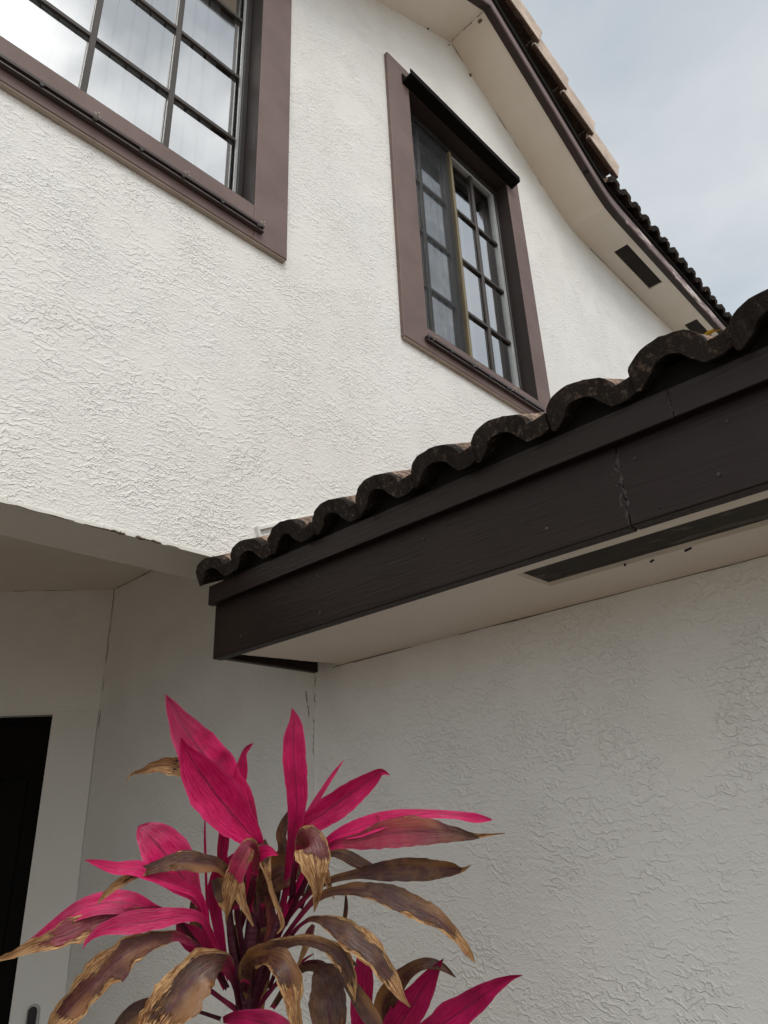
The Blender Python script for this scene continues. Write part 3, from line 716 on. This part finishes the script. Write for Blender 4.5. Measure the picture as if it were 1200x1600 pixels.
# fallen leaf lying in a tile valley
fl = empty('fallen_leaf', (1.45, .395, 2.565)); tag(fl, 'small yellow fallen leaf caught between tiles of the lower roof', 'leaf')
bm = bmesh.new(); n = 10
rows_ = []
for i in range(n):
    t = i / (n - 1); w = .016 * math.sin(math.pi * min(1, t * .93 + .05)) ** .8
    rows_.append([bm.verts.new((.01 * math.sin(t * 5) + s * w * .8, .06 - .12 * t, .006 * math.sin(t * 9) + abs(s) * w * .6 + .01)) for s in (-1, 0, 1)])
for a, b in zip(rows_, rows_[1:]):
    for j in (0, 1): bm.faces.new((a[j], a[j + 1], b[j + 1], b[j])).smooth = True
link('blade', bm, M['fallen'], fl)

# ------------------------------------------------------------------ plants
def catmull(P, t):
    n = len(P) - 1; x = t * n; i = min(int(x), n - 1); f = x - i
    p0, p1, p2, p3 = P[max(i - 1, 0)], P[i], P[i + 1], P[min(i + 2, n)]
    return [.5 * ((2 * b) + (c - a) * f + (2 * a - 5 * b + 4 * c - d) * f * f + (3 * b - a - 3 * c + d) * f ** 3) for a, b, c, d in zip(p0, p1, p2, p3)]
leaf_no = [0]
def leaf(parent, pts, d0, d1, age=0.0, tip=9.0, edge=0.0, roll=0.0, fold=.25, bulge=0.0, dark=0.0, frill=.02, label=None, name='leaf', agetip=0.0):
    """pts: (x, y, half width) along the midrib as sighted from the camera point; d0, d1: distance ahead of it at base and tip"""
    leaf_no[0] += 1; sd = leaf_no[0] * 3.7
    m = 5 * (len(pts) - 1); NU = 5; mids = []; ws = []
    for i in range(m + 1):
        t = i / m; x, y, w = catmull(pts, t); d = d0 + (d1 - d0) * t + bulge * math.sin(math.pi * t)
        mids.append(at(x, y, d)); ws.append(max(w, .35) * d / F_PX)
    bm = bmesh.new(); uvl = bm.loops.layers.uv.new('UVMap'); tl_ = bm.verts.layers.float_color.new('tone'); rows_ = []; par = {}
    ln = [0.0]
    for a, b in zip(mids, mids[1:]): ln.append(ln[-1] + (b - a).length)
    wmax = max(ws); rr = random.Random(int(sd * 10)); sb = rr.uniform(.6, 1.5); tw = rr.uniform(-.7, .7) if (age > .5) else rr.uniform(-.25, .25)
    for i in range(m + 1):
        T = (mids[min(i + 1, m)] - mids[max(i - 1, 0)]).normalized()
        view = (mids[i] - Vector((0, 0, H))).normalized()
        Pn = T.cross(view); Pn = Pn.normalized(); Nn = Pn.cross(T).normalized()
        if Nn.dot(view) > 0: Nn = -Nn
        t = i / m; rl = roll + tw * (t - .4)
        shr = min(1.0, max(0.0, (t - tip + .1) / max(.15, 1 - tip))) if tip < 1 else 0
        Wd = Pn * math.cos(rl) + Nn * math.sin(rl); Nd = Nn * math.cos(rl) - Pn * math.sin(rl)
        w = ws[i] / max(.35, math.cos(rl)); row = []
        narrow = 1 - min(1, w / (wmax * .45)); fo = fold + narrow * .8 + shr * .7; fr_ = frill * (1 + 2.5 * shr)
        for j in range(-NU, NU + 1):
            u = j / NU
            q = mids[i] + Wd * (u * w) + Nd * (w * fo * (abs(u) ** 1.3) - w * fo * .35)
            q += Nd * (fr_ * wmax * 1.6 * (abs(u) ** 2) * noise.noise(Vector((ln[i] * 26, sd, u * 1.5))) + w * .10 * noise.noise(Vector((ln[i] * 30, u * 2.5, sd))))
            rag = .10 + (.30 * min(1, edge + max(0, t - tip) * 2) if (edge or t > tip) else 0)
            q += Wd * (w * rag * (abs(u) ** 2) * (noise.noise(Vector((ln[i] * 24, sd + 9, u))) + .6 * noise.noise(Vector((ln[i] * 75, sd + 5, u)))))
            v = bm.verts.new(q)
            dead = max((t - tip) / max(.06, 1 - tip) * 1.3 + .25 if t > tip - .12 else 0, edge * (sb if u > 0 else 2.1 - sb) * (abs(u) ** 2.0) * (.45 + .75 * t) * 1.25)
            if t < .25: dead *= t / .25
            ag = age + agetip * max(0, t - .45) / .55; dk = dark
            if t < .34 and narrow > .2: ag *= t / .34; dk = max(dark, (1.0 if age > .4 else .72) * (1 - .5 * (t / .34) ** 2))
            v[tl_] = (min(1, max(0, dead)), min(1, ag), dk, 1); par[v] = (ln[i] / .08, u); row.append(v)
        rows_.append(row)
    for a, b in zip(rows_, rows_[1:]):
        for j in range(2 * NU):
            f = bm.faces.new((a[j], a[j + 1], b[j + 1], b[j])); f.smooth = True
            for lp in f.loops: lp[uvl].uv = par[lp.vert]
    o = link(name, bm, M['leaf'], parent)
    if label: o['label'] = label
    return o
def stem(parent, pts, name='stem'):
    """pts: world points with radius"""
    P = [[*p, r] for p, r in pts]; n = 8 * (len(P) - 1); Q = [catmull(P, i / n) for i in range(n + 1)]
    bm = bmesh.new(); tube(bm, [Vector(q[:3]) for q in Q], [q[3] * (1 + .06 * noise.noise(Vector((i * 1.3, 0, 0)))) for i, q in enumerate(Q)], 10)
    return link(name, bm, M['stem'], parent)

foot = at(383, 1600, 1.56); foot.z = 0
ti = empty('cordyline', foot); tag(ti, 'tall pink cordyline plant with many browned drooping leaves', 'plant')
inv = Matrix.Translation(-foot)
class rel:      # leaves are built in world space, then hung on the plant
    pass
A = ti
def S(*p): return [(at(x, y, d), r) for x, y, d, r in p]
b0 = at(378, 1600, 1.56)
stem(A, [(Vector((foot.x, foot.y, 0)), .016), (Vector((foot.x + .01, foot.y, .6)), .015), (Vector((b0.x, b0.y, b0.z - .25)), .014), (b0, .013)] + S((378, 1560, 1.56, .012)))
stem(A, S((380, 1600, 1.565, .012), (372, 1540, 1.56, .010), (362, 1470, 1.56, .009), (356, 1400, 1.565, .007)))
stem(A, S((382, 1595, 1.57, .013), (387, 1520, 1.57, .014), (394, 1450, 1.58, .015), (402, 1385, 1.59, .012), (408, 1350, 1.6, .006)))
stem(A, S((386, 1590, 1.575, .012), (405, 1530, 1.575, .010), (425, 1470, 1.58, .009), (440, 1420, 1.59, .008), (455, 1350, 1.59, .005)))
pk = dict(fold=.22)
LV = [
 # upright young pink leaves
 dict(pts=[(352,1400,5),(346,1345,8),(352,1290,9),(366,1245,11),(376,1203,10),(380,1180,5),(387,1168,4),(396,1161,.6)], d0=1.6, d1=1.62, dark=.55, roll=.4, fold=.4),
 dict(pts=[(385,1420,4),(398,1345,7),(380,1272,20),(346,1216,31),(313,1173,33),(285,1133,20),(268,1104,9),(259,1085,.6)], d0=1.58, d1=1.62, dark=.35),
 dict(pts=[(388,1430,4),(402,1340,6),(403,1317,9),(384,1297,21),(352,1260,33),(323,1223,33),(301,1190,20),(288,1166,7),(283,1152,.6)], d0=1.56, d1=1.50, roll=-.2, fold=.3),
 dict(pts=[(330,1500,2.5),(324,1420,2.2),(321,1340,2),(320,1300,1.6),(321,1264,.5)], d0=1.6, d1=1.62, dark=.6),
 dict(pts=[(442,1420,4),(452,1345,6),(458,1308,9),(463,1275,13),(463,1228,17),(459,1185,18),(459,1150,16),(460,1126,9),(456,1107,.6)], d0=1.58, d1=1.55, roll=.25, fold=.3, bulge=-.03),
 dict(pts=[(462,1325,4),(472,1295,5),(486,1265,5),(505,1234,4),(522,1208,3),(537,1188,.5)], d0=1.6, d1=1.66, dark=.6),
 dict(pts=[(448,1400,4),(456,1330,6),(464,1300,12),(490,1281,18),(520,1261,21),(550,1239,19),(576,1220,13),(595,1206,6),(609,1211,.6)], d0=1.57, d1=1.50, roll=.25, fold=.35),
 dict(pts=[(440,1440,4),(475,1365,4),(513,1313,5),(555,1296,13),(610,1279,12),(660,1272,7),(710,1274,6),(740,1278,7),(758,1280,4),(769,1281,.6)], d0=1.57, d1=1.50, roll=-.3, bulge=-.05, agetip=.25),
 dict(pts=[(445,1445,4),(478,1375,4),(512,1325,5),(560,1314,12),(610,1302,21),(660,1299,20),(700,1302,13),(735,1307,6),(760,1305,2.5),(789,1302,.7)], d0=1.55, d1=1.42, age=.50, tip=.76, edge=.22, agetip=.35, bulge=-.02),
 # the left side
 dict(pts=[(330,1510,3),(316,1430,4),(305,1400,10),(285,1370,27),(262,1338,34),(240,1312,27),(224,1298,14),(216,1291,1)], d0=1.55, d1=1.58, roll=.2, age=.12),
 dict(pts=[(340,1520,3),(323,1440,4),(310,1400,6),(280,1383,9),(245,1370,10),(215,1358,11),(180,1357,9),(155,1350,6),(132,1344,.6)], d0=1.54, d1=1.40, roll=.55, age=0),
 dict(pts=[(345,1530,3),(285,1445,4),(240,1422,8),(200,1411,16),(160,1411,16),(120,1424,13),(85,1445,8),(60,1462,4),(40,1474,1)], d0=1.55, d1=1.42, roll=.35, age=.05),
 dict(pts=[(350,1535,3),(270,1432,4),(215,1425,6),(180,1433,14),(140,1445,20),(105,1459,18),(70,1472,13),(40,1484,9),(15,1494,5),(-12,1503,1)], d0=1.54, d1=1.36, age=.56, tip=.62, edge=.75, roll=.2),
 dict(pts=[(358,1530,4),(332,1465,4),(313,1435,6),(285,1431,10),(245,1437,15),(205,1443,16),(170,1450,11),(149,1460,6),(136,1472,3),(130,1482,.6)], d0=1.54, d1=1.36, roll=.3, fold=.4),
 dict(pts=[(355,1545,4),(318,1490,4),(285,1466,6),(250,1466,12),(212,1480,19),(175,1507,25),(140,1543,24),(110,1575,21),(88,1600,15),(68,1628,2)], d0=1.54, d1=1.33, age=.66, edge=.80, tip=.78, bulge=-.02),
 dict(pts=[(376,1580,4),(363,1522,6),(346,1503,15),(319,1512,29),(293,1540,37),(266,1575,36),(240,1612,26),(215,1655,2)], d0=1.54, d1=1.36, age=.80, edge=.72, tip=.74),
 dict(pts=[(380,1500,4),(367,1405,5),(348,1358,8),(315,1348,14),(280,1346,14),(245,1355,9),(215,1365,7),(185,1382,6),(165,1398,5),(153,1413,.8)], d0=1.56, d1=1.40, age=.85, tip=.62, edge=.15, roll=.25),
 dict(pts=[(352,1545,4),(332,1498,10),(306,1473,17),(286,1455,12),(275,1441,1)], d0=1.57, d1=1.56, age=.25, dark=.8, roll=.3),
 dict(pts=[(328,1485,3),(313,1455,9),(304,1430,9),(299,1408,1)], d0=1.62, d1=1.64, age=.9),
 dict(pts=[(345,1240,10),(318,1212,13),(285,1201,14),(262,1196,12),(240,1198,8),(220,1205,4),(207,1209,2.5),(199,1219,.5)], d0=1.66, d1=1.60, age=.9, tip=.15, edge=1, frill=.05),
 dict(pts=[(345,1592,3),(280,1572,3),(245,1570,10),(215,1584,16),(188,1606,12),(165,1640,1)], d0=1.56, d1=1.46, age=.85),
 # centre: arching and hanging, partly dried
 dict(pts=[(350,1500,6),(338,1432,9),(333,1395,10),(342,1364,11),(362,1344,9),(390,1321,2)], d0=1.56, d1=1.53, dark=.75, age=.1, roll=.4),
 dict(pts=[(376,1450,4),(396,1380,5),(400,1335,6),(392,1320,10),(383,1331,14),(372,1355,15),(362,1381,14),(358,1406,7),(353,1441,.8)], d0=1.56, d1=1.46, age=.45, tip=.66, edge=.4, bulge=-.05),
 dict(pts=[(378,1440,4),(385,1370,5),(378,1356,6),(372,1375,8),(375,1397,8),(384,1421,5),(396,1447,1.2)], d0=1.56, d1=1.50, age=.8, tip=.4, edge=.9),
 dict(pts=[(366,1420,4),(345,1370,6),(338,1372,8),(346,1392,12),(352,1412,9),(355,1432,1)], d0=1.56, d1=1.52, age=.9, tip=.7, edge=.4),
 dict(pts=[(455,1425,4),(460,1362,5),(470,1326,10),(482,1316,25),(488,1330,30),(492,1350,23),(495,1375,12),(496,1398,6),(491,1425,.8)], d0=1.57, d1=1.44, fold=.12, age=.62, tip=.46, edge=.85, bulge=-.06),
 dict(pts=[(470,1400,4),(490,1345,6),(503,1340,10),(507,1362,9),(512,1380,5),(522,1405,.6)], d0=1.58, d1=1.53, age=.8, tip=.45, edge=.8),
 dict(pts=[(405,1400,4),(410,1318,5),(413,1340,9),(417,1363,6),(426,1395,4),(436,1425,4),(441,1446,3),(433,1459,.8)], d0=1.56, d1=1.47, age=.8, tip=.3, edge=.9),
 dict(pts=[(410,1450,5),(402,1400,13),(424,1367,27),(454,1350,24),(478,1336,11),(492,1325,1)], d0=1.58, d1=1.57, age=.75, edge=0, dark=.2, roll=.2),
 dict(pts=[(430,1420,5),(441,1330,7),(439,1305,8),(446,1284,7),(455,1261,.8)], d0=1.6, d1=1.62, age=.75),
 dict(pts=[(388,1410,4),(393,1354,8),(402,1337,11),(418,1330,9),(435,1336,.8)], d0=1.55, d1=1.48, dark=.25),
 dict(pts=[(396,1560,5),(405,1480,10),(410,1430,11),(400,1400,8),(380,1370,1)], d0=1.58, d1=1.6, age=.85, dark=.3),
 dict(pts=[(398,1560,5),(412,1500,9),(425,1450,8),(420,1410,6),(408,1375,1)], d0=1.57, d1=1.6, age=.6, dark=.8),
 # the right side
 dict(pts=[(400,1560,4),(440,1452,4),(480,1400,4),(515,1376,5),(555,1366,7),(600,1360,14),(645,1358,17),(680,1358,14),(705,1357,10),(722,1358,4),(736,1351,.6)], d0=1.57, d1=1.48, age=.92, tip=.86, edge=.15),
 dict(pts=[(470,1420,3),(498,1352,4),(512,1333,6),(532,1333,8),(556,1345,9),(580,1357,7),(602,1362,1)], d0=1.58, d1=1.54, age=.9, edge=.2),
 dict(pts=[(396,1580,4),(430,1492,4),(470,1430,4),(505,1398,6),(545,1390,8),(585,1393,13),(625,1407,17),(660,1424,16),(690,1441,12),(712,1463,8),(728,1484,7),(742,1505,.7)], d0=1.56, d1=1.40, age=.85, tip=.80, edge=.50, roll=-.2),
 dict(pts=[(420,1545,3),(452,1468,3.5),(478,1439,3),(502,1438,7),(530,1451,17),(558,1468,20),(585,1493,16),(607,1525,14),(622,1550,8),(641,1574,.7)], d0=1.55, d1=1.38, age=.85, tip=.74, edge=.70, frill=.05),
 dict(pts=[(388,1560,5),(384,1512,12),(408,1488,12),(440,1475,9),(475,1470,8),(510,1478,10),(535,1498,14),(547,1525,11),(553,1550,4),(555,1566,.6)], d0=1.55, d1=1.42, age=.9, tip=.72, edge=.6, frill=.04),
 dict(pts=[(380,1550,5),(388,1512,9),(402,1498,11),(425,1494,13),(445,1509,21),(455,1540,18),(460,1572,12),(465,1606,9),(468,1645,1)], d0=1.54, d1=1.38, age=.85, tip=.60, edge=.65, bulge=-.03),
 dict(pts=[(430,1570,4),(470,1514,5),(495,1510,9),(505,1528,20),(512,1560,29),(515,1592,27),(518,1627,17),(520,1665,1)], d0=1.57, d1=1.45, age=.98, edge=.18),
 dict(pts=[(425,1575,4),(465,1518,6),(495,1512,5),(525,1517,8),(548,1540,10),(570,1576,13),(590,1607,10),(602,1645,1)], d0=1.56, d1=1.43, age=.95),
 dict(pts=[(420,1485,7),(414,1535,6),(407,1585,5),(404,1640,3)], d0=1.63, d1=1.64, age=.9, tip=.2, edge=.6),
 dict(pts=[(540,1396,.7),(541,1412,3),(539,1432,3.5),(531,1465,1),(522,1500,.7)], d0=1.55, d1=1.56, age=.95),
 dict(pts=[(490,1445,3),(482,1462,7),(474,1490,4),(462,1515,.7)], d0=1.56, d1=1.54, age=.6, tip=.3),
 dict(pts=[(520,1480,2),(535,1488,6),(545,1500,5),(560,1510,.6)], d0=1.57, d1=1.55, age=.95),
 dict(pts=[(385,1600,4),(350,1594,4),(372,1590,9),(405,1596,16),(440,1609,16),(480,1632,1)], d0=1.52, d1=1.38, dark=.7, age=.05),
 dict(pts=[(395,1585,3.5),(425,1545,3.5),(450,1520,3),(475,1500,2),(490,1490,.8)], d0=1.57, d1=1.6, dark=.9),
 dict(pts=[(372,1580,4),(345,1560,3.5),(322,1545,3.5),(300,1548,3),(290,1560,.8)], d0=1.56, d1=1.56, dark=.9),
]
rc = random.Random(5)
for i in range(14):                               # dead petioles and leaf bases packed round the stems
    bx_, by_ = rc.uniform(372, 400), rc.uniform(1525, 1575); tx_ = bx_ + rc.uniform(-46, 62); ty_ = by_ - rc.uniform(70, 170); w_ = rc.uniform(3, 8)
    LV.append(dict(pts=[(bx_, by_, 4), (bx_ * .7 + tx_ * .3, by_ * .65 + ty_ * .35, w_), (tx_, ty_, w_ * .8), (tx_ + rc.uniform(-12, 14), ty_ + rc.uniform(-25, 30), .6)], d0=1.575, d1=rc.uniform(1.57, 1.64), age=rc.uniform(.6, .98), dark=rc.uniform(.4, .9), tip=rc.choice([.7, 9, .5]), edge=.2))
MI = Matrix.Translation(-foot)
def hang(o, base):
    o.data.transform(Matrix.Translation(-base))
for q in LV: leaf(A, **q)
for o in A.children: hang(o, foot)

foot2 = at(585, 1780, 1.62); foot2.z = 0
ti2 = empty('cordyline', foot2); tag(ti2, 'shorter deep magenta cordyline at the lower edge, right of the tall one', 'plant')
c2 = at(575, 1760, 1.62)
stem(ti2, [(Vector((foot2.x, foot2.y, 0)), .014), (Vector((foot2.x, foot2.y + .01, .5)), .013), (c2, .012)])
for q in [
 dict(pts=[(578,1750,5),(612,1640,8),(598,1578,15),(617,1541,15),(640,1516,10),(665,1505,8),(690,1510,6),(712,1527,.7)], d0=1.62, d1=1.56, age=.75, edge=.0, dark=.3),
 dict(pts=[(572,1750,5),(567,1660,8),(566,1615,16),(565,1570,18),(567,1522,16),(567,1490,9),(567,1453,.6)], d0=1.62, d1=1.64, dark=.8, fold=.35),
 dict(pts=[(576,1755,5),(590,1680,7),(605,1632,19),(629,1594,26),(653,1557,21),(673,1526,12),(686,1506,4),(693,1498,.5)], d0=1.62, d1=1.56, dark=.8, roll=.15),
 dict(pts=[(582,1760,5),(610,1690,6),(645,1638,14),(696,1597,22),(740,1566,18),(775,1541,10),(800,1528,4),(816,1524,.5)], d0=1.62, d1=1.48, dark=.75, fold=.3),
]: leaf(ti2, **q)
for o in ti2.children: hang(o, foot2)
